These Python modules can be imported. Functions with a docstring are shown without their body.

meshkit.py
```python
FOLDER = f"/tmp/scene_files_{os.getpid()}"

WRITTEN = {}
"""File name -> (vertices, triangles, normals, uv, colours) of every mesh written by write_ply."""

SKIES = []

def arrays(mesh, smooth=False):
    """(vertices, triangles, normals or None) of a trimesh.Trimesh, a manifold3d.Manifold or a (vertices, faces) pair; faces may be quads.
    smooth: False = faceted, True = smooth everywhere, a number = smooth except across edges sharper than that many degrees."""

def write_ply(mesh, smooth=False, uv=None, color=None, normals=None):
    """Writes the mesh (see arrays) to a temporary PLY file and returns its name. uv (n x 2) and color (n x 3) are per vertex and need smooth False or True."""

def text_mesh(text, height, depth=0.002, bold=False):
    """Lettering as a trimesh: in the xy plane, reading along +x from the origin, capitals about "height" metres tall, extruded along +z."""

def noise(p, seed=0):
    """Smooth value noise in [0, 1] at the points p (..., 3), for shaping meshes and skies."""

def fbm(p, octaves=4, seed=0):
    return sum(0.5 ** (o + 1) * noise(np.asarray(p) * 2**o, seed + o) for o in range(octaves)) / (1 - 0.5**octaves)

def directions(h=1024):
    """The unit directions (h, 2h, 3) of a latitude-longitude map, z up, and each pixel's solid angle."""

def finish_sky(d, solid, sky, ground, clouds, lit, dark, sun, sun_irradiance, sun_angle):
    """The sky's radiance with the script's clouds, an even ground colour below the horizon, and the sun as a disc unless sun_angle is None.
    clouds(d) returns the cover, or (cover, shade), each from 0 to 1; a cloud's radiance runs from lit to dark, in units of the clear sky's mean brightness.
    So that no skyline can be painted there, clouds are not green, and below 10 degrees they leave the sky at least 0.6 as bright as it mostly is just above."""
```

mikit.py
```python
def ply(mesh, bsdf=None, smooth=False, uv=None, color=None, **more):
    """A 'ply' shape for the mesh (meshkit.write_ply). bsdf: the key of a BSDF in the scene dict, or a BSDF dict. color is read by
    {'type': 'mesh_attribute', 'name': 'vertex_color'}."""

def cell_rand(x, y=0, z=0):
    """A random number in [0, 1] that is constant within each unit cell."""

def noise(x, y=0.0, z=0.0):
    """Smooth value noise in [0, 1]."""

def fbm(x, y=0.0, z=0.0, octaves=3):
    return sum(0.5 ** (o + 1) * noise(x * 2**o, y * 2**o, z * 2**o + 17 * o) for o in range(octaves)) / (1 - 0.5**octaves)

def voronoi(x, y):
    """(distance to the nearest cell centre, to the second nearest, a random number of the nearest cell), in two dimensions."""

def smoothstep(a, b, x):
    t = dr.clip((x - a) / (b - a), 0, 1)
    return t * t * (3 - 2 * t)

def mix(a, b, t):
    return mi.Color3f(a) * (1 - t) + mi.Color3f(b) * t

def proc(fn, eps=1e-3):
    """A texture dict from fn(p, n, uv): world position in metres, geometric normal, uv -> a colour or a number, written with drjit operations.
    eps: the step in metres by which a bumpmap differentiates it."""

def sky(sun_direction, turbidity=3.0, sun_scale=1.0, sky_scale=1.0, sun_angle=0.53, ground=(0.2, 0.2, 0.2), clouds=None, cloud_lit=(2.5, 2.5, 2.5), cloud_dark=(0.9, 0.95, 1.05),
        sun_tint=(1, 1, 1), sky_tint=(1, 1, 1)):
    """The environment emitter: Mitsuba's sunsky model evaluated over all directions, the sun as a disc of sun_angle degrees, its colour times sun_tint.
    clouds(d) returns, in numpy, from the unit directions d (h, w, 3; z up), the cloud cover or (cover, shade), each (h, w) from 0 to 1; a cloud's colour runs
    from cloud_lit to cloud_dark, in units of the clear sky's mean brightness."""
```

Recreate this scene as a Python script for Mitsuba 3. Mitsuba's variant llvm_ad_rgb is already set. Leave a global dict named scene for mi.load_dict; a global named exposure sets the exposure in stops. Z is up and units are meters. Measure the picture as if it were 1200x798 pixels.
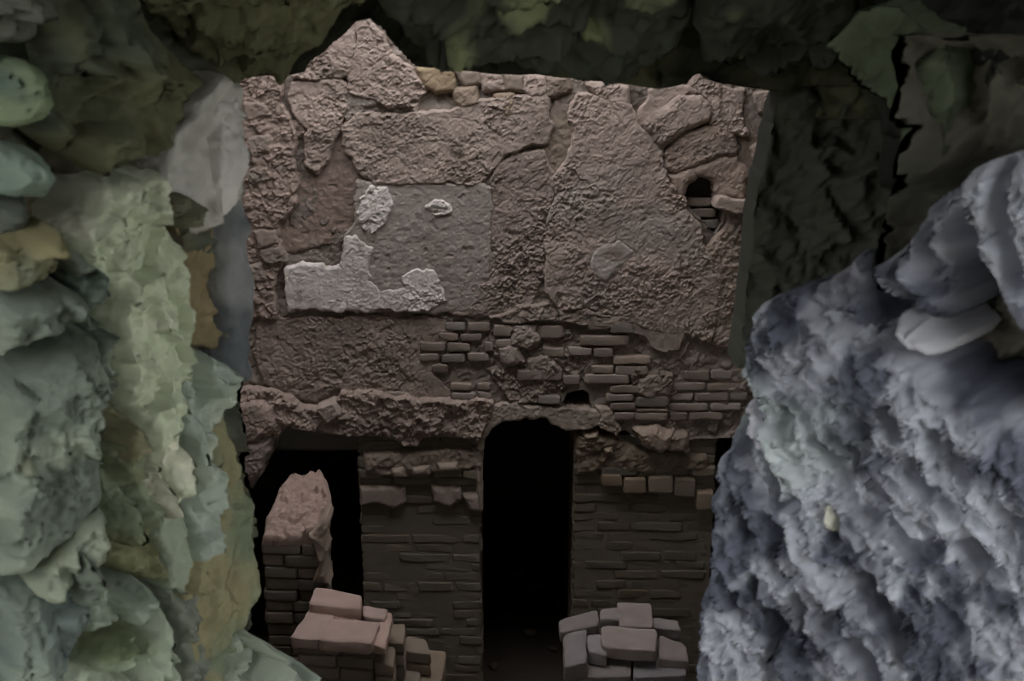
import math, random
import numpy as np, trimesh, shapely
import drjit as dr
import mitsuba as mi
import mikit, meshkit
from mitsuba import ScalarTransform4f as T

scene, labels = {}, {}
# ------------------------------------------------------------------ camera, sky, exposure
ZC, PITCH, F = 2.9, math.radians(15), 1400.0          # eye height over the sunken floor, look-down angle, focal length in pixels of a 1200 wide frame
fw = np.array([0, math.cos(PITCH), -math.sin(PITCH)]); up = np.array([0, math.sin(PITCH), math.cos(PITCH)]); rt = np.array([1.0, 0, 0])
EYE = np.array([0, 0, ZC])
scene['camera'] = {'type': 'thinlens', 'fov': math.degrees(2 * math.atan(600 / F)), 'fov_axis': 'x', 'aperture_radius': 0.0026, 'focus_distance': 4.85,
                   'near_clip': 0.05, 'far_clip': 100.0, 'to_world': T().look_at(origin=EYE.tolist(), target=(EYE + fw).tolist(), up=[0, 0, 1])}
scene['sky'] = mikit.sky([0.3, 0.2, 0.93], turbidity=4, sun_scale=0.0, sky_scale=1.0, ground=(0.22, 0.22, 0.2), clouds=lambda d: np.ones(d.shape[:2]),
                         cloud_lit=(1.0, 1.0, 1.0), cloud_dark=(0.8, 0.8, 0.82))
exposure = 5.0
SKYLIGHT = (3.2, 4.5, -1.3, .75)                    # opening in the unseen added roof, sized to shape the light: y from, y to, x from, x to
ROOF_Z = ZC + 0.5

# ------------------------------------------------------------------ materials
def vc(rough, bump, name, f1, f2):
    fn = lambda p, n, uv: mikit.fbm(p.x * f1, p.y * f1, p.z * f1, octaves=2) * 0.7 + mikit.noise(p.x * f2, p.y * f2, p.z * f2) * 0.3
    return {'type': 'twosided', 'bsdf': {'type': 'bumpmap', 'arbitrary': mikit.proc(fn, eps=8e-4), 'scale': bump,
            'bsdf': {'type': 'principled', 'base_color': {'type': 'mesh_attribute', 'name': 'vertex_color'}, 'roughness': rough, 'specular': 0.2}}}
scene['mat_wall'] = vc(0.95, 0.004, 'w', 130.0, 420.0)
scene['mat_rock'] = vc(0.85, 0.004, 'r', 90.0, 260.0)

# ------------------------------------------------------------------ helpers
def lin(c):
    c = np.asarray(c, float) / 255.0
    return np.where(c <= 0.04045, c / 12.92, ((c + 0.055) / 1.055) ** 2.4)

def ray(px, py):
    return fw + rt * ((px - 600) / F) + up * ((399 - py) / F)

def P(px, py, y):
    d = ray(px, py)
    return EYE + d * (y / d[1])

class Frame:
    """A plane in the world: origin O, U to the right in the picture, V upwards, N towards the viewer."""
    def __init__(s, O, U, V):
        s.O, s.U = np.asarray(O, float), np.asarray(U, float) / np.linalg.norm(U)
        V = np.asarray(V, float); V = V - s.U * (V @ s.U); s.V = V / np.linalg.norm(V)
        s.N = np.cross(s.U, s.V)
    def px(s, pts, off=0.0):
        out = []
        for a, b in pts:
            d = ray(a, b); t = ((s.O + s.N * off - EYE) @ s.N) / (d @ s.N); q = EYE + d * t - s.O
            out.append((q @ s.U, q @ s.V))
        return np.array(out)
    def world(s, u, v, h):
        return s.O + np.outer(u, s.U) + np.outer(v, s.V) + np.outer(h, s.N)

def fbm(p, o=3, seed=0): return meshkit.fbm(p, o, seed)
def nz(u, v, fu, fv, o, seed): return fbm(np.stack([u * fu + 31.7 * (seed % 17), v * fv + 17.3 * (seed % 23), u * 0 + 3.1 * seed], -1), o, seed)
def rot(u, v, deg):
    a = math.radians(deg); return u * math.cos(a) + v * math.sin(a), -u * math.sin(a) + v * math.cos(a)
def ridge(x): return 1 - np.abs(2 * x - 1)

# relief of a surface: (u, v, seed) -> metres
from scipy.spatial import cKDTree
def chip(u, v, freq, s, slope=1.0, warp=.35):      # broken facets: every cell a plane of its own tilt
    a = u * freq + warp * 2 * (nz(u, v, freq * .9, freq * .9, 2, s + 11) - .5); b = v * freq + warp * 2 * (nz(u, v, freq * .9, freq * .9, 2, s + 12) - .5)
    rng = np.random.RandomState(s % 9973)
    lo, hi = np.array([a.min(), b.min()]) - 1, np.array([a.max(), b.max()]) + 1
    n = max(4, int(np.prod(hi - lo) * 1.3)); c = lo + rng.rand(n, 2) * (hi - lo)
    _, i = cKDTree(c).query(np.stack([a.ravel(), b.ravel()], 1))
    g = rng.uniform(-1, 1, (n, 2)) * slope; o = rng.uniform(-.35, .35, n)
    d = np.stack([a.ravel(), b.ravel()], 1) - c[i]
    return (np.clip((d * g[i]).sum(1), -.6, .6) + o[i]).reshape(u.shape) / freq

def crust(u, v, s):      # flaking, granular plaster
    g = nz(u, v, 8, 8, 3, s) - .5
    f = nz(u, v, 90, 105, 2, s + 2) - .5
    pit = np.clip(nz(u, v, 40, 46, 3, s + 5) - .60, 0, 1)
    k = np.clip(nz(u, v, 6, 6, 3, s + 7) * 3.2 - 1.0, .35, 1.3)
    return .026 * g + (.15 * chip(u, v, 20, s + 3) + .27 * chip(u, v, 52, s + 4) + .5 * chip(u, v, 125, s + 6) + .011 * f) * k - .06 * pit * k
def rubble(u, v, s):     # broken mortar full of lumps
    g = nz(u, v, 7, 9, 3, s) - .5
    m = ridge(nz(u, v, 15, 22, 4, s + 1)) - .5
    f = nz(u, v, 70, 85, 2, s + 2) - .5
    return .06 * g + .026 * m + .014 * f + .38 * chip(u, v, 19, s + 5) + .45 * chip(u, v, 48, s + 6) + .4 * chip(u, v, 110, s + 7)
def soft(u, v, s):       # trowelled plaster
    return .012 * (nz(u, v, 6, 6, 3, s) - .5) + .008 * (nz(u, v, 50, 55, 3, s + 1) - .5) - .04 * np.clip(nz(u, v, 34, 38, 2, s + 3) - .70, 0, 1)
def flow(u, v, s):       # lime run down a jamb
    return .06 * (nz(u, v, 6, 4, 3, s) - .5) + .6 * chip(u, v * .6, 20, s + 5, 1.4) + .6 * chip(u, v * .7, 55, s + 6, 1.4) + .03 * (ridge(nz(u, v, 13, 7, 4, s + 1)) - .5) + .7 * chip(u, v, 90, s + 7, 1.4) + .022 * (nz(u, v, 40, 34, 3, s + 2) - .5)
def knob(u, v, s):       # field stone
    a, b = rot(u, v, 30 + 40 * (s % 5))
    return .05 * (nz(u, v, 7, 8, 3, s) - .5) + .7 * chip(a, b, 11, s + 5, 1.4) + .7 * chip(a, b, 34, s + 6, 1.4) + .02 * (ridge(nz(a, b, 9, 16, 4, s + 1)) - .5) + .8 * chip(a, b, 80, s + 7, 1.4) + .02 * (nz(u, v, 38, 44, 3, s + 2) - .5)
def slaty(u, v, s):      # limestone split along its bedding
    a, b = rot(u, v, -52)
    w = .03 * (nz(u, v, 8, 8, 2, s + 4) - .5)
    g = nz(a, b + w, 5, 12, 3, s) - .5
    m = ridge(nz(a, b + w, 20, 70, 3, s + 1)) - .45
    f = nz(a, b, 70, 130, 2, s + 2) - .5
    d = np.clip(nz(a, b + w, 9, 32, 3, s + 3) - .57, 0, 1)
    k = ridge(nz(a, b + .5 * w, 5, 55, 3, s + 8)) - .5
    return .032 * g + .012 * m + .012 * f + .022 * k - .30 * d + .55 * chip(a * .34, b + w, 32, s + 5, 1.6) + 1.2 * chip(a * .4, b + w, 80, s + 6, 1.8) + .8 * chip(a * .5, b, 150, s + 9, 1.6)

def slab(fr, poly, T_, res=.005, edge=.03, rough=(.012, 18), relief=crust, back=.05, seed=1, amp=1.0, add=None, uvpoly=False, holes=(), grow=0.0, cuts=()):
    """A piece with the outline poly (pixels seen on the plane fr, or u, v in metres): bulges T_ over the plane, rounded over 'edge', rough outline, skirt 'back' deep."""
    uv = np.asarray(poly, float) if uvpoly else fr.px(poly, T_ * .8)
    pg = shapely.Polygon(uv).buffer(0)
    for h_ in holes: pg = pg.difference(shapely.Polygon(np.asarray(h_) if uvpoly else fr.px(h_, T_ * .8)).buffer(0))
    lo, hi = uv.min(0) - 3 * res - rough[0], uv.max(0) + 3 * res + rough[0]
    nu, nv = int((hi[0] - lo[0]) / res) + 2, int((hi[1] - lo[1]) / res) + 2
    u, v = np.meshgrid(lo[0] + np.arange(nu) * res, lo[1] + np.arange(nv) * res, indexing='ij')
    sd = shapely.distance(shapely.boundary(pg), shapely.points(u.ravel(), v.ravel())).reshape(u.shape)
    sd = np.where(shapely.contains_xy(pg, u, v), sd, -sd)
    sd = sd + grow + rough[0] * 2.4 * (nz(u, v, rough[1], rough[1], 4, seed + 50) - .5) + rough[0] * 2 * (nz(u, v, 9, 9, 2, seed + 51) - .5)
    gu, gv = np.gradient(sd, res)
    gl = np.sqrt(gu ** 2 + gv ** 2) + 1e-6
    out = sd < 0
    step = np.where(out, np.clip(-sd, 0, 1.2 * res), 0)
    uu, vv = u + step * gu / gl, v + step * gv / gl
    ok = sd > -.95 * res
    cell = ok[:-1, :-1] & ok[1:, :-1] & ok[:-1, 1:] & ok[1:, 1:]
    t = np.clip(sd / edge, 0, 1)
    prof = np.sqrt(np.clip(1 - (1 - t) ** 2, 0, 1))
    h = T_ * prof + relief(u, v, seed) * amp * (.25 + .75 * prof)
    if add is not None: h = h + add(u, v)
    for line, w, dep in cuts:                                   # clefts along polylines
        ln = shapely.LineString(fr.px(line, T_ * .8))
        wu, wv = u + .016 * (nz(u, v, 22, 22, 3, seed + 60) - .5), v + .016 * (nz(u, v, 22, 22, 3, seed + 61) - .5)
        dd = shapely.distance(ln, shapely.points(wu.ravel(), wv.ravel())).reshape(u.shape)
        h = h - dep * np.exp(-(dd / w) ** 4)
    idx = -np.ones(u.shape, int)
    used = np.zeros(u.shape, bool)
    for a in (slice(None, -1), slice(1, None)):
        for b in (slice(None, -1), slice(1, None)): used[a, b] |= cell
    idx[used] = np.arange(used.sum())
    I, J = np.nonzero(cell)
    a, b, c, d = idx[I, J], idx[I + 1, J], idx[I + 1, J + 1], idx[I, J + 1]
    f = np.vstack([np.stack([a, b, c], 1), np.stack([a, c, d], 1)])
    pu, pv, ph, ps = uu[used], vv[used], h[used], sd[used]
    # skirt along open edges
    e = np.vstack([f[:, [0, 1]], f[:, [1, 2]], f[:, [2, 0]]])
    key = np.sort(e, 1); _, inv, cnt = np.unique(key[:, 0].astype(np.int64) * (len(pu) + 1) + key[:, 1], return_inverse=True, return_counts=True)
    e = e[cnt[inv] == 1]
    rim = np.unique(e); m = -np.ones(len(pu), int); m[rim] = len(pu) + np.arange(len(rim))
    f = np.vstack([f, np.stack([e[:, 1], e[:, 0], m[e[:, 0]]], 1), np.stack([e[:, 1], m[e[:, 0]], m[e[:, 1]]], 1)])
    q = np.concatenate
    pu, pv, ps = q([pu, pu[rim]]), q([pv, pv[rim]]), q([ps, ps[rim]])
    ph = q([ph, np.full(len(rim), -back)])
    return fr.world(pu, pv, ph), f, pu, pv

def paint(u, v, base, var=.16, second=None, cover=.5, scale=9.0, seed=1, third=None):
    c = np.tile(lin(base), (len(u), 1))
    for k, (col, cov, sc) in enumerate(([(second, cover, scale)] if second is not None else []) + ([third] if third is not None else [])):
        w = np.clip((nz(u, v, sc, sc, 3, seed + 80 + k) - (1 - cov)) * 6 + .5, 0, 1)[:, None]
        c = c * (1 - w) + lin(col) * w
    k = 1 + var * 2 * (nz(u, v, 7, 7, 3, seed + 90) - .5) + var * 1.6 * (nz(u, v, 60, 60, 2, seed + 91) - .5)
    return np.clip(c * k[:, None], 0.005, .95)

count = {}
def numbered(key):
    n = count.get(key, 0); count[key] = n + 1
    return key if n == 0 else f'{key}_{n:03d}'
_seed = [100]
def nseed(): _seed[0] += 7; return _seed[0]

def add(key, mesh, mat='mat_wall', smooth=True, color=None, label=None, kind=None, **more):
    key = numbered(key)
    scene[key] = mikit.ply(mesh, mat, smooth=smooth, color=color)
    tag = {}
    if label: tag['label'] = label
    if kind: tag['kind'] = kind
    tag.update(more)
    if tag: labels[key] = tag
    return key

def piece(key, fr, poly, T_, base, label=None, mat='mat_wall', second=None, cover=.5, scale=9.0, third=None, var=.16, **k):
    s = k.pop('seed', None) or nseed()
    kind = k.pop('kind', None)
    V, Fc, u, v = slab(fr, poly, T_, seed=s, **k)
    return add(key, (V, Fc), mat, True, paint(u, v, base, var, second, cover, scale, s, third), label, kind)

def gridbox(cx, cy, cz):
    """A box as a merged grid with the given coordinate lists per axis (unit box -1..1)."""
    V, Q = [], []; n = 0
    for ax, (A, B, C) in enumerate(((cx, cy, cz), (cy, cz, cx), (cz, cx, cy))):
        for sgn in (-1, 1):
            b, c = np.meshgrid(B, C, indexing='ij')
            p = np.empty(b.shape + (3,)); p[..., ax] = sgn; p[..., (ax + 1) % 3] = b; p[..., (ax + 2) % 3] = c
            i, j = np.meshgrid(np.arange(len(B) - 1), np.arange(len(C) - 1), indexing='ij')
            w = len(C); q = np.stack([i * w + j, (i + 1) * w + j, (i + 1) * w + j + 1, i * w + j + 1], -1).reshape(-1, 4) + n
            if sgn < 0: q = q[:, ::-1]
            V.append(p.reshape(-1, 3)); Q.append(q); n += p.size // 3
    V, Q = np.vstack(V), np.vstack(Q)
    key = np.round(V, 5); _, first, inv = np.unique(key, axis=0, return_index=True, return_inverse=True)
    return V[first], inv.reshape(-1)[Q]
UNIT = gridbox([-1, -.8, 0, .8, 1], [-1, -.8, 0, .8, 1], [-1, -.7, .7, 1])
FINE = gridbox(list(np.linspace(-1, 1, 9)), list(np.linspace(-1, 1, 9)), [-1, -.7, 0, .7, 1])

def brick_mesh(quad, z1, thick, seed, wear=.004, r=.006, unit=UNIT):
    """A brick over the four ground points quad (x, y; counter-clockwise from near left), its top at z1."""
    u, f = unit
    q = np.asarray(quad, float)
    a, b = (u[:, 0:1] + 1) / 2, (u[:, 1:2] + 1) / 2
    xy = (q[0] * (1 - a) + q[1] * a) * (1 - b) + (q[3] * (1 - a) + q[2] * a) * b
    z = z1 - thick * (1 - u[:, 2:3]) / 2
    v = np.hstack([xy, z])
    c = v.mean(0)
    ncorner = (np.abs(u) > .99).sum(1)
    d = c - v; d /= np.linalg.norm(d, axis=1, keepdims=True)
    v = v + d * (r * np.choose(ncorner, [0, 0, .55, 1.3, 0])[:, None])
    n3 = np.stack([fbm(v * 22 + 13.1 * seed, 2, seed + k) - .5 for k in range(3)], 1)
    return v + n3 * wear * 2, f

def brick(key, x0, x1, y0, y1, z1, thick, base=(150, 128, 114), yaw=0.0, wear=.004, label=None, r=.006, unit=UNIT, quad=None, var=.1, **more):
    s = nseed()
    rng = random.Random(s)
    if quad is None:
        cx, cy = (x0 + x1) / 2, (y0 + y1) / 2; ca, sa = math.cos(yaw), math.sin(yaw)
        quad = [(cx + ca * (x - cx) - sa * (y - cy), cy + sa * (x - cx) + ca * (y - cy)) for x, y in ((x0, y0), (x1, y0), (x1, y1), (x0, y1))]
    v, f = brick_mesh(quad, z1, thick, s, wear, r, unit)
    k = 1 + rng.uniform(-var, var) * 1.5
    col = np.clip(lin(base) * k * (1 + np.array([1, 0, -1]) * rng.uniform(-.05, .05)), .01, .9)
    c = np.tile(col, (len(v), 1)) * (1 + .25 * (fbm(v * 30 + s, 2, s) - .5))[:, None]
    return add(key, (v, f), 'mat_wall', 35 if False else True, c, label, None, **more)

def top_quad(pts, z):
    """Four pixels (near left, near right, far right, far left) on the level z."""
    out = []
    for a, b in pts:
        d = ray(a, b); t = (z - ZC) / d[2]; out.append((EYE + d * t)[:2])
    return out

def boxes(specs):
    ms = []
    for (x0, x1, y0, y1, z0, z1) in specs:
        m = trimesh.creation.box((x1 - x0, y1 - y0, z1 - z0)); m.apply_translation(((x0 + x1) / 2, (y0 + y1) / 2, (z0 + z1) / 2)); ms.append(m)
    return trimesh.util.concatenate(ms)
def flatcolor(m, c): return np.tile(lin(c), (len(m.vertices), 1))
def solid(key, specs, c, label=None, kind=None, **more):
    m = boxes(specs); return add(key, m, 'mat_wall', False, flatcolor(m, c), label, kind, **more)

# ------------------------------------------------------------------ planes
WY = 4.6
WALL = Frame((0, WY, 0), (1, 0, 0), (0, 0, 1))
LJ = Frame((-.3875, 1.75, 0), (.234, .30, 0), (0, 0, 1))
RJ = Frame((.277, 1.55, 0), (.28, -.25, 0), (0, 0, 1))
LT = Frame((0, 1.9, ZC - .081), (1, 0, 0), (0, -.30, .127))
SILL = ZC - 1.5

# ------------------------------------------------------------------ the setting, rough shell
WALLC = (158, 140, 130)
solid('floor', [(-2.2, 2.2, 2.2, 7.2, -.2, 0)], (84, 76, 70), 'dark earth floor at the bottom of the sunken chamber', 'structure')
solid('floor_passage', [(-3, 3, -4.5, 1.05, SILL - .2, SILL)], (120, 118, 108), 'stone walkway in front of the doorway', 'structure')
y0, y1, x0, x1 = SKYLIGHT
solid('ceiling', [(-2.2, 2.2, 1.05, y0, ROOF_Z, ROOF_Z + .2), (-2.2, 2.2, y1, 7.2, ROOF_Z, ROOF_Z + .2), (-2.2, x0, y0, y1, ROOF_Z, ROOF_Z + .2), (x1, 2.2, y0, y1, ROOF_Z, ROOF_Z + .2)],
      (110, 105, 98), 'unseen roof added over the chamber, its sky opening sized to shape the light', 'structure')
solid('ceiling_passage', [(-.75, .75, -1.5, 1.05, ZC + .18, ZC + .4)], (95, 98, 85), 'unseen slab added over the walkway to cut the sky light', 'structure')  # unseen slab, added to keep sky light off the top of the doorway
solid('wall_passage', [(-1.2, 1.2, -1.7, -1.5, SILL, ZC + .4)], (110, 110, 100), 'unseen wall added behind the viewer to block light', 'structure')  # unseen, added to block light from straight behind and leave the sides open
solid('wall_left', [(-1.9, -1.7, 2.2, 7.2, 0, ROOF_Z)], (140, 125, 115), 'side wall of the chamber on the left', 'structure')
solid('wall_right', [(1.6, 1.8, 2.2, 7.2, 0, ROOF_Z)], (140, 125, 115), 'side wall of the chamber on the right', 'structure')
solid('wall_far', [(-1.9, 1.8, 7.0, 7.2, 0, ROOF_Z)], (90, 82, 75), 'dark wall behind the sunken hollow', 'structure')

# wall_front: thick wall whose doorway the picture looks through
solid('wall_front', [(-1.9, -.9, 1.05, 2.2, 0, ROOF_Z), (-.9, -.55, 1.8, 2.2, 0, ROOF_Z), (.85, 1.8, 1.05, 2.2, 0, ROOF_Z), (.78, .85, 1.7, 2.2, 0, ROOF_Z), (-.9, .85, 1.05, 2.2, ZC + .16, ROOF_Z), (-.9, .85, 1.05, 2.2, 0, SILL - .35)],
      (120, 122, 105), 'thick rough stone wall with a doorway that frames the view', 'structure')
OL = (94, 94, 72); SAGE = (186, 194, 170); PALE = (196, 194, 186); OCH = (152, 136, 100); GRN = (112, 120, 106); TEAL = (128, 142, 128)
# left jamb core and its pieces
piece('wall_front__jamb', LJ, [(-.75, SILL - .2), (-.03, SILL - .2), (-.03, ZC + .16), (-.75, ZC + .16)], -.05, (86, 90, 78),  # base colour darkened to stand for shade in the gaps between stones
      'rough greenish masonry of the left jamb, colour darkened for shade in the gaps', 'mat_rock', uvpoly=True, res=.008, edge=.05, relief=knob, back=.25, second=(104, 96, 74), cover=.35, scale=6)
FL = lambda u, v, s: .5 * flow(u, v, s)
CR = lambda u, v, s: 1.4 * crust(u, v, s)
LP = [  # outline, bulge, colour, relief, second colour, edge, name, label
    ([(232, 440), (262, 476), (285, 556), (299, 620), (298, 690), (285, 735), (292, 760), (300, 830), (205, 830), (214, 640)], .03, (134, 130, 100), FL, (116, 124, 102), .03, 'stone', 'ochre stone at the lower inner edge of the left jamb'),
    ([(208, 262), (276, 250), (276, 404), (206, 400)], .0, (130, 118, 90), FL, (120, 110, 84), .02, 'stone', 'flat ochre stone face beside the bluish slab'),
    ([(264, 225), (288, 228), (300, 300), (305, 372), (298, 420), (300, 452), (262, 452), (258, 330)], .035, (132, 134, 134), soft, (96, 100, 104), .03, 'stone', 'bluish grey upright slab at the edge of the jamb'),
    ([(198, 172), (236, 112), (262, 92), (280, 104), (289, 180), (282, 240), (258, 262), (234, 272), (222, 262), (196, 256), (188, 215)], .03, PALE, CR, (150, 146, 136), .01, 'plaster', 'whitish plaster remnant at the top of the jamb'),
    ([(250, 120), (276, 112), (284, 180), (274, 236), (258, 250), (250, 200)], .036, (208, 204, 200), CR, None, .008, 'plaster', None),
    ([(190, 234), (212, 228), (230, 236), (230, 256), (222, 270), (200, 262)], .055, (108, 108, 91), knob, None, .02, 'stone', 'rounded olive stone under the whitish plaster'),
    ([(78, 276), (112, 215), (150, 200), (188, 200), (192, 262), (212, 285), (216, 380), (214, 470), (216, 560), (204, 590), (165, 552), (158, 500), (142, 440), (130, 400), (128, 345), (96, 312)], .06, SAGE, flow, (206, 206, 188), .025, 'plaster', 'pale sage lime plaster running down the jamb'),
    ([(206, 404), (238, 412), (268, 432), (266, 470), (252, 500), (248, 546), (258, 592), (246, 640), (224, 655), (212, 610), (214, 520)], .05, (154, 164, 152), flow, (178, 184, 168), .012, 'plaster', 'thin bluish green plaster sheet below the bluish slab'),
    ([(186, 590), (214, 600), (228, 655), (218, 700), (200, 690), (190, 640)], .05, (142, 152, 134), CR, None, .012, 'plaster', None),
    ([(118, 470), (146, 486), (170, 560), (190, 600), (192, 650), (200, 690), (150, 672), (118, 660), (122, 560)], .055, (116, 118, 89), knob, (118, 128, 106), .04, 'stone', 'smooth olive stone in the middle of the jamb'),
    ([(124, 478), (150, 492), (162, 540), (150, 560), (128, 540)], .07, (125, 123, 99), knob, None, .03, 'stone', None),
    ([(155, 560), (168, 542), (196, 540), (202, 570), (198, 596), (178, 604), (160, 590)], .065, (172, 173, 154), knob, None, .03, 'stone', 'pale rounded knob of stone in the jamb'),
    ([(190, 680), (216, 700), (238, 660), (240, 740), (246, 830), (196, 830), (200, 740)], .03, (118, 124, 112), flow, (100, 104, 100), .03, 'stone', None),
    ([(0, 62), (30, 66), (50, 90), (58, 122), (42, 144), (0, 148)], .06, (84, 99, 89), knob, (112, 124, 100), .03, 'stone', 'dark teal stone near the top left corner'),
    ([(0, 178), (55, 174), (70, 210), (62, 236), (30, 240), (0, 238)], .07, (110, 125, 113), knob, (154, 160, 126), .03, 'stone', 'square ended pale green stone second from the top left'),
    ([(0, 244), (44, 240), (48, 262), (30, 282), (0, 288)], .04, (86, 91, 84), knob, None, .03, 'stone', None),
    ([(0, 296), (36, 278), (66, 270), (76, 300), (66, 322), (30, 334), (0, 340)], .07, (118, 113, 84), knob, (108, 112, 94), .03, 'stone', 'ochre green stone between the grey ones at the left'),
    ([(0, 356), (40, 340), (80, 332), (102, 352), (96, 376), (64, 400), (20, 420), (0, 426)], .085, (115, 122, 110), knob, (100, 108, 98), .03, 'stone', 'wedge shaped grey green stone at the left'),
    ([(76, 308), (100, 300), (124, 310), (120, 326), (92, 326)], .06, (122, 130, 118), knob, None, .02, 'stone', None),
    ([(80, 332), (124, 328), (126, 352), (108, 362), (96, 346)], .05, (101, 113, 104), knob, None, .02, 'stone', None),
    ([(100, 350), (126, 356), (136, 410), (152, 450), (136, 470), (116, 420)], .03, (89, 98, 89), knob, (128, 136, 122), .02, 'stone', None),
    ([(0, 462), (40, 430), (80, 402), (128, 404), (142, 450), (126, 520), (122, 600), (100, 630), (40, 672), (0, 690)], .05, (98, 106, 96), flow, (124, 132, 118), .04, 'stone', 'broad grey green stone low in the jamb'),
    ([(20, 545), (40, 530), (54, 545), (50, 565), (30, 572)], .085, (110, 115, 99), knob, None, .02, 'stone', None),
    ([(30, 690), (60, 660), (100, 612), (122, 600), (122, 650), (90, 690), (60, 720)], .055, (122, 128, 112), flow, (104, 112, 100), .02, 'stone', None),
    ([(0, 700), (60, 676), (110, 660), (112, 700), (90, 760), (70, 830), (0, 830)], .03, (88, 98, 94), flow, (112, 122, 110), .04, 'stone', 'dark greenish stone in the lower left corner'),
    ([(88, 640), (120, 640), (124, 690), (100, 720), (84, 690)], .06, (89, 96, 86), knob, None, .03, 'stone', None),
    ([(98, 728), (112, 690), (122, 678), (132, 694), (150, 690), (170, 672), (176, 700), (160, 716), (124, 738), (100, 748)], .085, (141, 153, 137), knob, (120, 130, 116), .025, 'stone', 'pale jagged lump of stone'),
    ([(80, 796), (110, 752), (160, 734), (188, 708), (200, 740), (196, 790), (190, 830), (70, 830)], .08, (104, 113, 86), knob, (158, 168, 150), .035, 'stone', 'olive stone below the jagged lump'),
    ([(286, 752), (300, 748), (318, 757), (326, 768), (322, 830), (268, 830), (276, 780)], .08, (141, 149, 135), knob, (139, 146, 132), .03, 'stone', 'pale green stone at the foot of the jamb'),
    ([(318, 772), (332, 766), (346, 776), (352, 830), (312, 830)], .10, (137, 147, 134), knob, (139, 146, 132), .02, 'stone', None),
]
LN = Frame(P(70, 250, 1.42), (.8, .6, 0), (0, 0, 1))
for poly, t, c, rel, sec, ed, nm, lab in LP:
    piece('wall_front__' + nm, (fr := LN if max(p[0] for p in poly) < 145 else LJ), poly, t + .03 * (fr is LN), c, lab, 'mat_rock', second=sec, cover=.45, scale=14, relief=rel, edge=ed * .75, back=.14, res=.0042, rough=(.010, 26), grow=.002)
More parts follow.
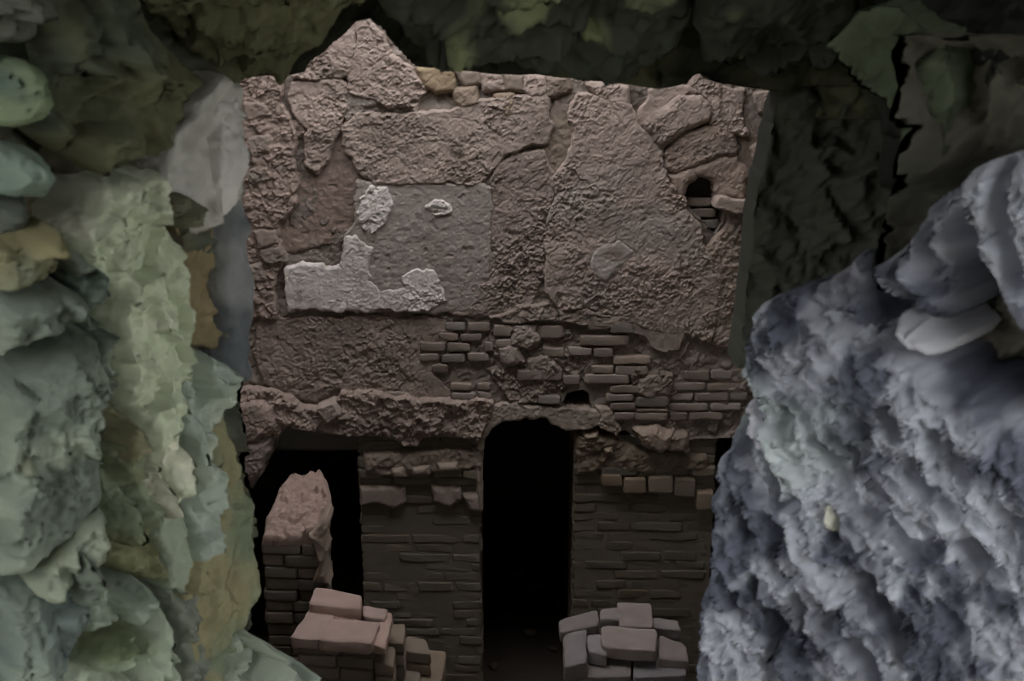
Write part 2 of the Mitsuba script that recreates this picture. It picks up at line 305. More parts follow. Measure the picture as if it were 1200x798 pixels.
# upper left shoulder
SH = Frame(P(200, 120, 1.55), (.65, .75, .0), (0, -.35, 1))
piece('wall_front__boulder', SH, [(40, -30), (160, -30), (185, 30), (245, 92), (225, 130), (196, 172), (160, 190), (110, 205), (62, 160), (52, 90)], .05, OL, 'olive boulder at the upper corner of the doorway', 'mat_rock', second=(80, 86, 72), cover=.45, scale=10, relief=knob, edge=.08, back=.14, res=.006)
piece('wall_front__boulder', SH, [(-30, -40), (60, -40), (62, 40), (40, 62), (-30, 66)], .05, (90, 92, 84), None, 'mat_rock', second=OL, relief=knob, edge=.06, back=.14, res=.006)

# lintel stones over the doorway
RL = Frame((0, 2.12, 0), (1, 0, 0), (0, 0, 1))
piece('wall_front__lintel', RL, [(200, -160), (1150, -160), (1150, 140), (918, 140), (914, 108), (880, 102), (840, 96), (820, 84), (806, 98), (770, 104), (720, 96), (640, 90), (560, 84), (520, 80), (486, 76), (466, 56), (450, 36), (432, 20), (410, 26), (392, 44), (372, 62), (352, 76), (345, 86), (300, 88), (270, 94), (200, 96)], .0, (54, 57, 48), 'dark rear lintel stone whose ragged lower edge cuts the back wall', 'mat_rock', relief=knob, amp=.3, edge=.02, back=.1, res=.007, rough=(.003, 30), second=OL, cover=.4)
piece('wall_front__stone', RL, [(1150, 100), (1150, 430), (862, 430), (872, 380), (877, 330), (881, 280), (888, 220), (902, 160), (914, 112), (940, 100)], .0, (78, 79, 72), 'stone at the far edge of the right jamb, grey darkened for recess shade', 'mat_rock', relief=knob, amp=.6, edge=.02, back=.1, res=.007, rough=(.004, 30))  # shade of the recess put into the colour
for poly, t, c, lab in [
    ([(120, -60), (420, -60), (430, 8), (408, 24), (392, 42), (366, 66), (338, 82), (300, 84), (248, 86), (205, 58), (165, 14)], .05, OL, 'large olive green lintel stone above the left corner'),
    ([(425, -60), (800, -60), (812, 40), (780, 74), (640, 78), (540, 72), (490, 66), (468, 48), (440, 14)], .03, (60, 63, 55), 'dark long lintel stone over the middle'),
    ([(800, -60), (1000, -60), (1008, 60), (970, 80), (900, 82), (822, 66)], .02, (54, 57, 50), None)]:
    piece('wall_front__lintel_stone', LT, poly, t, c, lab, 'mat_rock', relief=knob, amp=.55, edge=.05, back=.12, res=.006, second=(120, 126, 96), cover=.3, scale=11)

def zr(p): return [(800 + a * .4362, 450 + b * .4362) for a, b in p]
CLEFTS = [(zr(p), w * .95, d * 2.2) for p, w, d in [([(198, 55), (215, 110), (245, 165)], .007, .05), ([(165, 300), (185, 340), (196, 400)], .006, .04), ([(125, 515), (160, 550), (185, 605)], .007, .05), ([(220, 500), (240, 590), (262, 660), (250, 780)], .006, .05),
    ([(455, 160), (480, 250)], .008, .06), ([(500, 520), (540, 590), (580, 640), (630, 740)], .008, .06), ([(425, 600), (470, 680), (500, 740), (530, 800)], .009, .07), ([(560, 350), (610, 410), (700, 450)], .008, .05), ([(790, 420), (870, 490)], .009, .05),
    ([(500, 240), (545, 310)], .007, .045), ([(380, 130), (425, 205)], .006, .04), ([(640, 220), (690, 280)], .008, .04), ([(250, 230), (275, 325), (320, 322)], .006, .045), ([(330, 560), (350, 640), (330, 720)], .006, .035), ([(300, 60), (330, 130)], .006, .03),
    ([(600, 580), (640, 680)], .008, .05), ([(415, 330), (435, 400)], .007, .05), ([(700, 130), (780, 240)], .009, .04), ([(560, 60), (600, 140)], .007, .035), ([(270, 430), (300, 520)], .006, .035)]]
# right jamb: dark back part, pale run of lime, and the big limestone blocks
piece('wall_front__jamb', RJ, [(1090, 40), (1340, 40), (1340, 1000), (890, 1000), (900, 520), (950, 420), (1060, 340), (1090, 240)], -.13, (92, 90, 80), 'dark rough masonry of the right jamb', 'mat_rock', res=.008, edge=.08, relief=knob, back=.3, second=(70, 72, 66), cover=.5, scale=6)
LIME = (164, 167, 177); LIM2 = (90, 93, 106)
piece('wall_front__limestone_block', RJ, [(868, 405), (880, 372), (905, 356), (935, 352), (965, 372), (1000, 382), (1030, 410), (1062, 434), (1104, 460), (1150, 490), (1200, 526), (1300, 590), (1300, 900), (830, 900), (822, 798), (826, 720), (838, 655), (836, 600), (846, 540), (862, 500), (885, 492), (882, 462), (866, 440)], .07, LIME,
      'large bluish grey split limestone block on the right', 'mat_rock', second=LIM2, cover=.5, scale=18, third=((178, 188, 186), .22, 4), relief=slaty, edge=.05, back=.2, res=.003, rough=(.012, 22), var=.32, grow=.012, cuts=CLEFTS)
piece('wall_front__limestone_block', RJ, [(1000, 318), (1030, 290), (1060, 250), (1090, 212), (1130, 190), (1200, 172), (1300, 160), (1300, 470), (1200, 414), (1176, 388), (1160, 360), (1150, 330), (1134, 306), (1116, 318), (1114, 352), (1104, 378), (1090, 384), (1056, 366), (1020, 350)], .08, LIME,
      'upper bluish grey limestone block above the dark crevice', 'mat_rock', second=LIM2, cover=.45, scale=15, relief=slaty, edge=.05, back=.2, res=.004, var=.25, grow=-.004, cuts=[([(1118, 262), (1124, 290), (1120, 318)], .012, .08), ([(1060, 260), (1050, 300), (1062, 350)], .009, .04), ([(1170, 200), (1176, 260), (1190, 330)], .01, .05), ([(1095, 230), (1085, 280), (1092, 340)], .008, .04)])
piece('wall_front__limestone_block', RJ, [(930, 345), (975, 318), (1010, 300), (1022, 350), (1040, 390), (1030, 405), (1000, 380), (965, 368)], .03, (140, 140, 150), None, 'mat_rock', second=LIM2, relief=slaty, edge=.04, back=.2, res=.005)
piece('wall_front__stone_chip', RJ, [(1052, 364), (1066, 372), (1084, 374), (1096, 392), (1110, 404), (1104, 420), (1088, 412), (1076, 418), (1066, 400), (1056, 396)], .07, (176, 177, 184), 'pale chip of stone wedged over the crevice', 'mat_rock', relief=slaty, amp=.9, edge=.01, back=.1, res=.0035, rough=(.010, 30))
piece('wall_front__stone_chip', RJ, [(858, 474), (872, 466), (886, 494), (904, 520), (906, 552), (880, 540), (862, 512)], .125, (182, 182, 192), 'upright flake on the edge of the limestone block', 'mat_rock', relief=slaty, amp=.4, edge=.03, back=.12, res=.004, rough=(.005, 30))
piece('wall_front__lime_patch', RJ, [(954, 590), (972, 586), (982, 600), (980, 632), (968, 636), (950, 616)], .112, (205, 204, 192), 'small cream lime patch on the limestone block', 'mat_rock', relief=crust, amp=.8, edge=.03, back=.05, res=.004, rough=(.008, 40))
RS = Frame(P(1060, 120, 1.46), (.75, -.66, 0), (0, -.2, 1))
RS2 = Frame(RS.O - RS.N * .20, RS.U, RS.V)
piece('wall_front__boulder', RS2, [(985, -90), (1330, -90), (1330, 250), (1190, 225), (1080, 245), (1000, 240), (990, 60)], .15, (38, 39, 36), 'stone at the upper right corner, colour blackened in place of shade', 'mat_rock', relief=knob, amp=.5, edge=.16, back=.05, res=.007, rough=(.02, 14))  # shadow in this corner painted as a near black base colour
piece('wall_front__lime_run', RS, [(985, 50), (1008, 10), (1060, 5), (1110, 40), (1122, 110), (1112, 190), (1090, 210), (1068, 200), (1066, 150), (1044, 108), (1010, 90)], -.015, (80, 88, 70), 'greenish lime run hanging below the lintel', 'mat_rock', relief=knob, amp=.5, edge=.06, back=.12, res=.006, second=(104, 114, 100), cover=.3)

# ------------------------------------------------------------------ wall_back: rubble core, plaster coats, stones and bricks
BOT = [(240, 590), (262, 556), (272, 548), (284, 562), (292, 576), (302, 560), (314, 540), (324, 520), (334, 500), (370, 503), (405, 509), (440, 512), (462, 514), (466, 521), (490, 521), (494, 512), (520, 511), (548, 517), (562, 526),
       (568, 510), (576, 498), (590, 491), (612, 489), (640, 490), (656, 495), (668, 508), (672, 505), (690, 499), (702, 497), (714, 506), (732, 506), (745, 518), (760, 526), (772, 520), (800, 528), (806, 516), (850, 514), (960, 512)]
HOLE = [(658, 474), (664, 462), (680, 456), (690, 460), (692, 478), (680, 482)]
NICHE = [(800, 232), (803, 216), (822, 206), (838, 210), (842, 228), (850, 240), (848, 262), (838, 276), (826, 262), (812, 244)]
core = [(a, b) for a, b in WALL.px(BOT)]
core = core + [(1.6, core[-1][1]), (1.6, ZC + .7), (-1.7, ZC + .7), (-1.7, core[0][1])]
def core_add(u, v):
    return np.zeros_like(u)
V, Fc, u, v = slab(WALL, core, -.011, res=.005, edge=.03, rough=(.006, 30), relief=rubble, amp=.5, back=.35, seed=11, uvpoly=True, holes=[WALL.px(HOLE), WALL.px(NICHE)])
add('wall_back', (V, Fc), 'mat_wall', True, paint(u, v, (146, 135, 127), .14, (122, 112, 104), .4, 6, 11), 'ruined brick and plaster rear wall of the chamber above the dark openings', 'structure')
zb = WALL.px([(0, 490)])[0][1] + .10
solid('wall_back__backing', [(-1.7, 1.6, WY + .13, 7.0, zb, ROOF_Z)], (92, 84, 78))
def grey(c): g = sum(c) / 3; return tuple(g + (q - g) * .86 for q in c)
PK = (164, 145, 135); PG = (158, 146, 138); PB = (142, 122, 108); WH = (206, 196, 190)
def wp(name, poly, t, c=PK, lab=None, **k):
    if name != 'stone': t *= .72; k.setdefault('rough', (.015, 24)); k.setdefault('edge', .011)
    c = grey(c); k['second'] = grey(k.get('second', (140, 124, 114)))
    k.setdefault('res', .0034); k.setdefault('edge', .007); k.setdefault('back', .08); k.setdefault('rough', (.011, 30)); k.setdefault('grow', .012); k.setdefault('second', (140, 124, 114)); k.setdefault('cover', .35)
    return piece('wall_back__' + name, WALL, poly, t, c, lab, **k)
def z3(p): return [(260 + a * .3134, 10 + b * .3134) for a, b in p]
def z4(p): return [(560 + a * .3133, 60 + b * .3133) for a, b in p]
def z5(p): return [(250 + a * .3511, 240 + b * .3511) for a, b in p]
def z6(p): return [(560 + a * .3509, 280 + b * .3509) for a, b in p]
# top peak
wp('plaster', z3([(268, 258), (285, 215), (330, 145), (400, 112), (440, 78), (494, 40), (492, 120), (478, 200), (466, 252), (440, 262), (330, 262)]), .05, PK, 'left half of the cracked plaster peak at the top of the wall')
wp('plaster', z3([(500, 40), (545, 28), (572, 70), (602, 110), (628, 170), (700, 215), (738, 280), (756, 308), (728, 335), (724, 380), (690, 362), (620, 372), (580, 350), (470, 300), (474, 250), (488, 180), (502, 110)]), .045, PK)
wp('plaster', z3([(258, 280), (330, 268), (440, 268), (462, 280), (460, 330), (448, 420), (420, 490), (384, 560), (352, 612), (320, 588), (308, 540), (318, 450), (272, 390), (256, 330)]), .04, PK, 'pointed plaster tongue hanging below the peak')
wp('plaster', z3([(462, 300), (580, 352), (520, 362), (512, 425), (480, 425), (462, 400)]), .02, PG)
# left strip
wp('plaster', [(278, 100), (304, 88), (326, 90), (330, 104), (326, 120), (337, 134), (343, 158), (341, 186), (346, 212), (340, 226), (344, 240), (322, 262), (330, 300), (318, 340), (322, 370), (270, 372), (262, 250), (268, 120)], .03, (156, 136, 126), relief=rubble, amp=.6)
# brown undercoat
wp('undercoat', [(345, 205), (372, 198), (390, 170), (402, 142), (420, 150), (440, 200), (418, 225), (416, 262), (402, 282), (350, 292), (330, 290), (302, 270), (340, 232)], .004, (140, 120, 110), relief=soft, amp=1.4)
# main plaster field, left and middle
wp('plaster', [(400, 150), (420, 132), (440, 134), (486, 136), (500, 132), (530, 130), (560, 118), (600, 112), (640, 112), (646, 150), (640, 166), (612, 172), (590, 182), (575, 196), (560, 212), (520, 214), (470, 216), (440, 214), (424, 200), (404, 170)], .035, (162, 144, 134))
wp('plaster', [(420, 215), (450, 217), (520, 217), (562, 216), (573, 222), (576, 242), (571, 262), (571, 296), (572, 340), (550, 362), (500, 364), (420, 364), (400, 340), (404, 286), (418, 262)], .03, PG, 'smooth greyish plaster panel with lime remains', relief=soft, amp=1.3, second=(146, 132, 124), cover=.4)
for lab, poly in [('white lime patch, upper one on the panel', [(418, 250), (424, 234), (436, 219), (452, 222), (459, 240), (452, 262), (436, 272), (424, 264)]), ('broad white lime patch along the ledge', [(335, 345), (338, 320), (352, 308), (380, 314), (400, 314), (404, 284), (416, 276), (434, 290), (432, 314), (428, 330), (452, 342), (480, 340), (474, 328), (490, 315), (508, 320), (514, 338), (518, 352), (500, 360), (440, 364), (380, 363), (340, 363)]), ('small white lime patch near the grooved edge', [(500, 244), (512, 236), (528, 238), (528, 250), (512, 252)])]:
    wp('lime_patch', poly, .042, WH, lab, relief=crust, amp=.5, second=(180, 168, 160), cover=.3, scale=20, edge=.012, rough=(.014, 30))
wp('plaster', [(530, 300), (570, 290), (578, 240), (576, 215), (586, 196), (606, 182), (636, 180), (640, 196), (652, 212), (646, 232), (642, 260), (636, 280), (640, 320), (620, 350), (590, 372), (540, 366), (520, 364), (524, 340)], .022, (154, 136, 127), relief=crust, amp=1.3)
wp('undercoat', [(640, 165), (652, 120), (686, 112), (684, 150), (670, 176), (660, 206), (640, 190)], .006, (140, 124, 110), relief=soft, amp=1.6)
# big plaster field on the right
wp('plaster', z4([(380, 165), (430, 170), (480, 192), (558, 212), (600, 285), (648, 330), (690, 382), (708, 470), (758, 552), (778, 612), (830, 660), (856, 740), (900, 850), (880, 1010), (760, 1050), (640, 1040), (560, 1000), (420, 960), (300, 960), (250, 900), (262, 760), (268, 640), (292, 540), (290, 480), (340, 400), (360, 300), (330, 230)]), .04, PK, 'wide crusty plaster field in the upper right of the wall', second=(150, 138, 130), cover=.35, scale=5)
wp('lime_patch', z6([(400, 30), (470, 10), (520, 40), (480, 90), (430, 140), (380, 100)]), .048, (168, 158, 150), None, relief=soft, edge=.03, rough=(.02, 25))
# stones and tiles at the upper right
wp('stone', z4([(630, 272), (690, 222), (758, 168), (830, 165), (865, 190), (866, 248), (830, 266), (780, 295), (740, 335), (692, 360), (660, 330), (642, 298)]), .045, PK, 'slanting rounded stone at the upper right of the wall', relief=crust, edge=.03)
wp('stone', z4([(690, 378), (740, 342), (790, 304), (860, 282), (930, 288), (962, 312), (966, 385), (900, 392), (820, 428), (740, 446), (710, 438)]), .03, (152, 132, 120), relief=crust, edge=.03)
wp('stone', z4([(720, 470), (820, 440), (900, 402), (965, 398), (1005, 460), (990, 545), (905, 540), (880, 480), (830, 462), (778, 500), (764, 548), (740, 510)]), .03, (156, 136, 124), relief=crust, edge=.03)
wp('plaster', z4([(600, 272), (650, 150), (790, 130), (832, 78), (900, 122), (985, 150), (992, 270), (1005, 310), (960, 300), (880, 268), (870, 190), (830, 160), (760, 160), (690, 215), (630, 268)]), .03, PK)
wp('plaster', z4([(930, 600), (1010, 600), (1026, 700), (1020, 900), (1000, 1010), (900, 1020), (905, 850), (870, 740), (900, 690), (930, 640)]), .03, (156, 138, 126))
wp('stone', z4([(905, 555), (1010, 570), (1018, 590), (960, 600), (900, 580)]), .06, PK, relief=crust, amp=.5)
wp('stone', z4([(1045, 165), (1140, 160), (1142, 205), (1055, 220)]), .03, PK, relief=crust, amp=.6)
wp('stone', z4([(1030, 370), (1066, 350), (1070, 400), (1035, 402)]), .03, PK, relief=crust, amp=.6)
wp('undercoat', z4([(990, 150), (1130, 220), (1110, 320), (1070, 420), (1020, 600), (1000, 450), (1000, 320)]), .0, (132, 114, 102), relief=soft)
wp('plaster', [(836, 300), (872, 290), (878, 330), (872, 372), (866, 410), (840, 404), (812, 396), (800, 376), (826, 350)], .02, (150, 133, 122), relief=rubble, amp=.7)
wp('plaster', [(576, 372), (600, 362), (640, 358), (690, 362), (720, 374), (690, 378), (640, 374), (604, 380)], .03, (150, 134, 124), relief=rubble, amp=.6)
wp('stone', [(604, 386), (622, 384), (630, 398), (616, 408), (602, 402)], .035, (156, 140, 130), relief=crust, edge=.02)
wp('stone', [(588, 410), (606, 408), (612, 424), (594, 430)], .035, (152, 137, 127), relief=crust, edge=.02)
wp('stone', [(622, 424), (640, 418), (652, 432), (640, 446), (624, 442)], .03, (150, 134, 124), relief=crust, edge=.02)
wp('stone', [(748, 444), (770, 440), (778, 456), (760, 468), (748, 460)], .03, (150, 134, 124), relief=crust, edge=.02)
for k_, (x_, y_) in enumerate([(300, 130), (304, 170), (302, 205), (312, 280), (296, 320), (318, 300), (352, 150), (356, 120)]):
    wp('stone', [(x_ - 12, y_ - 7), (x_ + 9, y_ - 9), (x_ + 13, y_ + 5), (x_ - 8, y_ + 9)], .036 if x_ < 330 else .02, (150 - 3 * (k_ % 3), 132, 122), relief=crust, edge=.015, amp=.7)
# stones in the top course
for poly, c in [([(490, 82), (506, 79), (530, 82), (531, 104), (512, 108), (498, 100)], (150, 130, 104)), ([(534, 84), (562, 84), (564, 98), (546, 100)], (146, 130, 118)), ([(564, 86), (588, 88), (590, 104), (568, 106)], PK), ([(592, 88), (612, 90), (612, 106), (594, 104)], (140, 124, 112)), ([(614, 90), (638, 90), (640, 108), (622, 112), (614, 104)], PK), ([(642, 92), (664, 92), (668, 104), (650, 112), (643, 112)], (134, 118, 106)), ([(690, 100), (712, 98), (735, 104), (736, 122), (712, 120)], PK), ([(532, 106), (556, 104), (560, 120), (540, 126)], (146, 128, 112)), ([(580, 112), (602, 110), (600, 134), (584, 136)], (150, 130, 112))]:
    wp('stone', poly, .03, c, relief=crust, amp=.7, edge=.02, rough=(.004, 30))
# band below the ledge
wp('plaster', [(306, 372), (380, 376), (440, 372), (520, 376), (526, 392), (512, 420), (508, 440), (528, 462), (512, 470), (470, 466), (420, 460), (392, 455), (370, 470), (340, 462), (310, 448), (300, 420)], .012, (152, 134, 124))
wp('plaster', [(255, 470), (290, 456), (330, 462), (356, 476), (386, 480), (402, 462), (430, 462), (490, 470), (540, 470), (574, 474), (572, 490), (562, 512), (548, 514), (520, 508), (492, 512), (486, 520), (466, 518), (460, 511), (420, 508), (370, 500), (336, 498), (320, 516), (304, 552), (292, 570), (274, 540), (262, 500)], .05, (158, 138, 128), 'ragged lower edge of the plaster overhanging the openings', relief=rubble, amp=.9)
wp('stone', [(262, 485), (280, 470), (318, 478), (322, 500), (300, 520), (276, 520)], .075, (164, 142, 132), relief=crust, edge=.03)
wp('stone', [(270, 530), (292, 520), (316, 516), (310, 540), (296, 566), (282, 560)], .075, (150, 134, 128), relief=crust, edge=.03)
wp('stone', [(374, 480), (390, 474), (396, 484), (384, 492)], .085, (168, 150, 140), relief=crust, amp=.4, rough=(.003, 30))
# right part of the lower band
wp('plaster', [(700, 378), (760, 372), (800, 380), (794, 408), (780, 412), (756, 396), (736, 388)], .035, (150, 134, 124), relief=soft)
wp('plaster', [(740, 430), (786, 440), (784, 462), (776, 490), (750, 460)], .02, (130, 114, 104), relief=rubble, amp=.6)
wp('plaster', [(574, 384), (600, 376), (640, 372), (662, 386), (690, 406), (684, 430), (660, 452), (640, 470), (600, 470), (580, 440)], .0, (150, 134, 124), relief=rubble, amp=.8)
# broken chunks hanging at the lower right, lip of the arch
wp('stone', [(745, 506), (770, 502), (788, 510), (782, 526), (770, 530), (756, 522)], .07, (160, 140, 126), relief=crust, edge=.03)
wp('stone', [(784, 512), (802, 512), (804, 528), (786, 526)], .05, (140, 122, 110), relief=crust, edge=.02)
wp('plaster', [(576, 478), (606, 474), (650, 480), (706, 484), (704, 496), (690, 498), (664, 502), (640, 489), (612, 488), (588, 491), (574, 500), (567, 512), (563, 524), (560, 505)], .03, (164, 148, 136), 'plaster lip around the head of the arch', relief=crust, amp=.7)
wp('plaster', [(700, 478), (712, 480), (726, 505), (722, 510), (708, 500)], .04, (164, 146, 134), relief=crust, amp=.6)

# bricks laid bare in the wall
rnd = random.Random(5)
def wall_brick(a0, a1, b0, b1, proud=.0, c=None):
    (u0, w1), (u1, w0) = WALL.px([(a0, b0), (a1, b1)])
    c = c or rnd.choice([(142, 130, 122), (136, 124, 116), (146, 134, 126), (130, 120, 112)])
    brick('wall_back__brick', u0, u1, WY - .012 - proud, WY + .10, w1, w1 - w0, c, yaw=rnd.uniform(-.02, .02), wear=.0065, r=.008)
Z5B = [(770, 845, 390, 418), (850, 925, 391, 420), (748, 820, 425, 450), (825, 900, 427, 452), (690, 775, 456, 485), (780, 856, 458, 488), (690, 756, 492, 522), (762, 842, 496, 525), (848, 920, 492, 520), (730, 785, 530, 558), (792, 862, 592, 618), (880, 926, 592, 616), (792, 874, 622, 644), (880, 930, 622, 645), (905, 935, 455, 488), (470, 560, 622, 640), (570, 660, 622, 642)]
for a0, a1, b0, b1 in Z5B: wall_brick(250 + a0 * .3511, 250 + a1 * .3511, 240 + b0 * .3511, 240 + b1 * .3511, proud=.006)
Z6B = [(118, 196, 284, 322), (204, 286, 284, 330), (340, 502, 318, 352), (214, 292, 358, 390), (300, 380, 358, 386), (385, 450, 358, 390), (380, 452, 418, 444), (458, 566, 420, 450), (355, 506, 448, 478), (425, 516, 514, 536), (525, 634, 520, 555), (450, 522, 575, 600), (526, 634, 575, 600), (130, 205, 432, 470), (215, 280, 430, 468), (200, 275, 520, 546), (440, 540, 484, 508), (545, 634, 484, 512), (440, 525, 540, 566), (530, 634, 560, 572), (360, 440, 260, 300), (440, 520, 270, 312), (50, 112, 284, 322), (60, 120, 330, 360), (126, 205, 332, 362), (450, 575, 388, 414), (285, 340, 452, 480),
       (640, 760, 480, 505), (765, 880, 480, 505), (640, 720, 512, 540), (725, 840, 512, 540), (845, 900, 510, 538), (640, 770, 546, 572), (776, 880, 546, 572), (640, 700, 578, 604), (706, 820, 578, 604), (690, 775, 440, 474), (780, 850, 436, 470)]
for a0, a1, b0, b1 in Z6B: wall_brick(560 + a0 * .3509, 560 + a1 * .3509, 280 + b0 * .3509, 280 + b1 * .3509, proud=.014 if a0 < 640 else -.004)
for k in range(5): wall_brick(292 + 2 * k, 338 - (k % 2) * 4, 192 + k * 14, 203 + k * 14, proud=.012)
for k in range(3): wall_brick(806 + 5 * k, 838 + 3 * k, 234 + k * 13, 244 + k * 13, proud=-.05)

# ------------------------------------------------------------------ brick piers under the wall, either side of the arch
def pier(px0, px1, yf, label, ztop, col, proud_rows=()):
    t = numbered('brick_pier')
    x0, x1 = P(px0, 600, yf)[0], P(px1, 600, yf)[0]
    m = boxes([(x0 + .012, x1 - .012, yf + .001, 5.2, 0, ztop - .03)])
    scene[t + '__core'] = mikit.ply(m, 'mat_wall', color=flatcolor(m, (118, 110, 99)))
    labels[t] = {'label': label, 'category': 'brick pier', 'kind': 'thing'}
    z, row = ztop, 0
    r = random.Random(px0)
    while z > .03:
        th = r.uniform(.036, .044); x = x0 - (r.uniform(.05, .14) if row % 2 else 0)
        while x < x1 - .01:
            w = r.uniform(.13, .22); a, b = max(x, x0), min(x + w, x1)
            if b - a > .03:
                d = (r.uniform(-.010, .008) if row < 7 else r.uniform(-.004, .003)) - proud_rows.get(row, 0) if isinstance(proud_rows, dict) else 0
                if r.random() < .06 and row < 9: d += .02
                m_ = r.uniform(.95, 1.05); c = tuple(int(q * m_) for q in col)
                brick(t + '__brick', a + .003, b - .003 + (0 if b < x1 else r.uniform(-.01, .004)), yf + d, yf + .11, z, min(th, z), c, wear=.008, r=.006, var=.04)
            x += w
        z -= th + r.uniform(.003, .006); row += 1
    return t, x0, x1
PZ = WALL.px([(0, 512)])[0][1]
PCOL = (122, 114, 102)
p1, *_ = pier(421, 565, WY + .03, 'brick pier on the left of the tall dark arch', PZ, PCOL, {2: .03, 3: .03, 4: .012})
p2, *_ = pier(671, 838, WY + .03, 'brick pier on the right of the tall dark arch', PZ, (112, 105, 93), {3: .03})
PF = Frame((0, WY + .03, 0), (1, 0, 0), (0, 0, 1))
def pp(t, poly, d, c=(146, 132, 120), **k): piece(t + '__mortar', PF, poly, d, c, res=.005, edge=.02, back=.04, rough=(.006, 32), **k)
pp(p1, [(424, 530), (470, 528), (540, 526), (562, 530), (566, 548), (540, 552), (500, 556), (470, 560), (426, 558)], .04, relief=rubble, amp=.5)
pp(p1, [(552, 528), (566, 526), (566, 600), (560, 602), (556, 560)], .04, (166, 152, 140), relief=crust, amp=.5)
for poly in ([(456, 548), (474, 545), (478, 560), (460, 563)], [(480, 546), (504, 544), (506, 557), (482, 559)], [(510, 542), (538, 540), (540, 553), (512, 555)]):
    piece(p1 + '__stone', PF, poly, .065, (160, 146, 134), res=.004, edge=.02, back=.04, rough=(.004, 30), relief=crust, amp=.5)
pp(p1, [(421, 571), (446, 569), (474, 571), (475, 590), (462, 598), (440, 592), (421, 594)], .036, (158, 142, 132), relief=crust, amp=.4)
pp(p1, [(504, 570), (540, 572), (542, 586), (528, 596), (508, 588)], .036, (152, 138, 128), relief=crust, amp=.5)
pp(p1, [(540, 580), (564, 578), (565, 604), (548, 598)], .036, (156, 142, 132), relief=crust, amp=.5)
pp(p2, [(674, 508), (720, 512), (760, 530), (830, 534), (834, 552), (760, 556), (700, 552), (676, 556)], .035, (126, 114, 100), relief=rubble, amp=.5)
for a0, a1, b0, b1 in [(386, 448, 178, 218), (452, 518, 190, 238), (524, 596, 186, 236), (602, 662, 192, 250), (664, 712, 232, 286)]:
    (u0, w1), (u1, w0) = PF.px([(550 + a0 * .3985, 480 + b0 * .3985), (550 + a1 * .3985, 480 + b1 * .3985)])
    brick(p2 + '__brick', u0, u1, WY - .015, WY + .2, w1, w1 - w0, (136, 122, 108), wear=.006, r=.012)
for poly in ([(682, 508), (702, 506), (704, 516), (684, 518)], [(704, 524), (718, 522), (720, 532), (708, 534)]):
    piece(p2 + '__stone', PF, poly, .06, (150, 136, 120), res=.004, edge=.02, back=.04, rough=(.004, 30), relief=crust, amp=.5)
# beam over the left opening
bx0, bx1 = P(318, 515, WY + .08)[0], P(432, 515, WY + .08)[0]
zt, zl = P(0, 498, WY + .08)[2], P(0, 528, WY + .08)[2]
brick('wall_back__beam', bx0, bx1, WY + .08, WY + .5, zt, zt - zl, (112, 106, 100), r=.004, label='grey stone beam over the left opening', unit=FINE)

# ------------------------------------------------------------------ floor pillars
def courses(t, quad_of, z1, col, per=2, split=True):
    r = random.Random(len(t) + int(z1 * 1000)); z, row = z1, 0
    while z > .02:
        th = r.uniform(.038, .046); q = np.array(quad_of(z))
        cuts = [0, r.uniform(.35, .65), 1]
        for a, b in zip(cuts[:-1], cuts[1:]):
            A, B = q[0] * (1 - a) + q[1] * a, q[0] * (1 - b) + q[1] * b
            C, D = q[3] * (1 - b) + q[2] * b, q[3] * (1 - a) + q[2] * a
            j = np.array([r.uniform(-.005, .005), r.uniform(-.006, .006)])
            g = (B - A) * .012; m_ = r.uniform(.93, 1.04)
            brick(t + '__brick', 0, 0, 0, 0, z, min(th, z), tuple(int(k * m_) for k in col), quad=[A + j + g, B + j - g, C + j - g, D + j + g], wear=.004)
        z -= th + .004; row += 1
def shrink(q, k):
    q = np.array(q); c = q.mean(0); return c + (q - c) * k
# front left pillar
t1 = numbered('brick_pillar')
ZA = ZC - 1.99
labels[t1] = {'label': 'stepped brick pillar at the bottom of the left opening, with pinkish broken top', 'category': 'pillar', 'kind': 'thing'}
qa = top_quad([(345, 750), (438, 756), (458, 722), (366, 712)], ZA - .04)
courses(t1, lambda z: shrink(qa, .98), ZA - .045, (128, 116, 106))
TOPC = (168, 146, 138)
for pts, z, th in [([(340, 746), (376, 748), (398, 711), (364, 709)], ZA, .045), ([(373, 749), (436, 753), (446, 728), (386, 724)], ZA, .045), ([(386, 724), (420, 727), (424, 708), (396, 710)], ZA - .004, .04), ([(426, 722), (450, 726), (456, 712), (424, 709)], ZA - .008, .04),
                   ([(361, 707), (422, 713), (425, 697), (369, 687)], ZA + .035, .045), ([(437, 754), (452, 758), (460, 718), (446, 716)], ZA - .02, .04)]:
    brick(t1 + '__brick', 0, 0, 0, 0, z, th, TOPC, quad=top_quad(pts, z), wear=.006, r=.006, unit=FINE)
for pts, z in [([(438, 778), (462, 780), (464, 758), (440, 757)], ZA - .10), ([(454, 752), (474, 754), (476, 730), (458, 731)], ZA - .12), ([(472, 762), (506, 766), (500, 748), (476, 745)], ZA - .2), ([(458, 800), (490, 806), (496, 776), (466, 770)], ZA - .28), ([(484, 800), (516, 806), (523, 764), (494, 760)], ZA - .30)]:
    q = top_quad(pts, z)
    zz = z
    while zz > .03:
        brick(t1 + '__brick', 0, 0, 0, 0, zz, .045, (140, 126, 112), quad=shrink(q, random.Random(int(zz * 999)).uniform(.96, 1.02)), wear=.005); zz -= .049
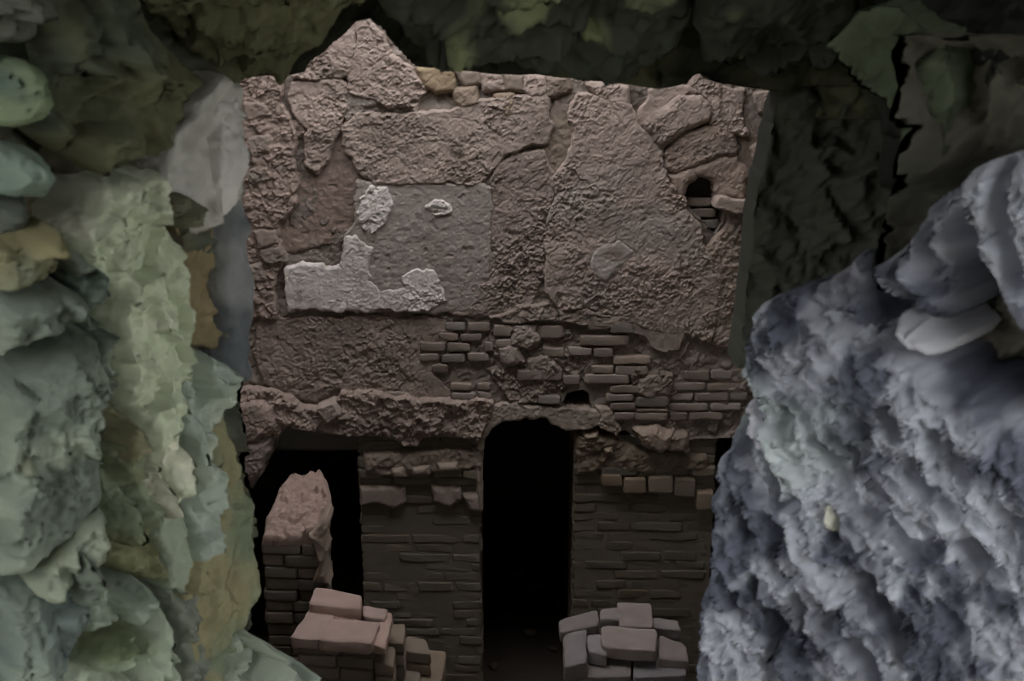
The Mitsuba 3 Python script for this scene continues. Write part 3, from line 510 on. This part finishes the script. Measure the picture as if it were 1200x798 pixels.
# front right pillar
t2 = numbered('brick_pillar')
labels[t2] = {'label': 'low brick pillar at the bottom below the right pier, with grey bricks on top', 'category': 'pillar', 'kind': 'thing'}
qb = top_quad([(668, 792), (806, 788), (796, 722), (680, 728)], ZA - .05)
courses(t2, lambda z: shrink(qb, .97), ZA - .06, (128, 122, 122))
GC = (140, 130, 128)
for pts, z, th in [([(656, 741), (703, 732), (700, 714), (655, 725)], ZA, .045), ([(661, 781), (688, 776), (688, 737), (660, 743)], ZA, .06), ([(703, 726), (731, 724), (729, 711), (704, 712)], ZA + .01, .04), ([(726, 733), (765, 734), (764, 706), (722, 705)], ZA + .01, .045),
                   ([(705, 757), (770, 763), (769, 737), (704, 732)], ZA + .008, .045), ([(764, 735), (798, 738), (794, 726), (764, 721)], ZA - .015, .045), ([(770, 772), (808, 775), (803, 755), (772, 744)], ZA - .03, .045), ([(690, 764), (712, 768), (704, 742), (688, 744)], ZA - .012, .045)]:
    brick(t2 + '__brick', 0, 0, 0, 0, z, th, GC, quad=top_quad(pts, z), wear=.006, r=.006, unit=FINE)
# tall broken pillar inside the left opening
t3 = numbered('brick_pillar')
labels[t3] = {'label': 'tall broken brick pillar with a sloping pink top inside the dark left opening', 'category': 'pillar', 'kind': 'thing'}
ZT = ZC - 1.83
qt = top_quad([(306, 634), (378, 636), (388, 600), (322, 600)], ZT)
courses(t3, lambda z: shrink(qt, 1.0), ZT - .01, (112, 104, 96))
A, B, C = np.array([*qt[0], ZT]), np.array([*qt[1], ZT]), P(350, 552, qt[2][1] + .12)
SL = Frame(A, B - A, C - A)
piece(t3 + '__rubble', SL, [(305, 630), (314, 604), (328, 572), (340, 556), (356, 558), (374, 550), (384, 562), (390, 590), (378, 604), (378, 628), (340, 629)], .03, (166, 144, 134), 'pink mortar rubble on the broken top', res=.005, edge=.02, back=.02, rough=(.008, 30), relief=rubble, amp=.8)
SF = Frame((0, qt[1][1] - .01, 0), (1, 0, 0), (0, 0, 1))
piece(t3 + '__mortar', SF, [(360, 628), (382, 606), (380, 650), (388, 690), (366, 684), (372, 660)], .02, (150, 134, 124), 'ragged mortar on its side', res=.005, edge=.015, back=.1, relief=rubble, amp=.7)

# ------------------------------------------------------------------ loose rubble on the floor of the arch
r = random.Random(3)
for k in range(7):
    x, y, s = -.08 + .055 * k, 4.95 + .32 * ((k * 3) % 7) / 2, r.uniform(.018, .04)
    m = trimesh.creation.icosphere(2, s); m.vertices *= [1.2, 1, .6]; m.vertices += (np.stack([fbm(m.vertices * 25 + 7 * k, 2, k + i) for i in range(3)], 1) - .5) * s * .9
    m.vertices += [x, y, -m.vertices[:, 2].min() - .004]
    add('stone_fragment', m, 'mat_wall', True, flatcolor(m, (104, 96, 88)), 'loose stone fragment on the floor of the dark arch', None, category='stone', group='stone fragments on the floor of the arch')

print('TRIS', sum(len(meshkit.WRITTEN[d['filename']][1]) for d in scene.values() if d.get('type') == 'ply'))
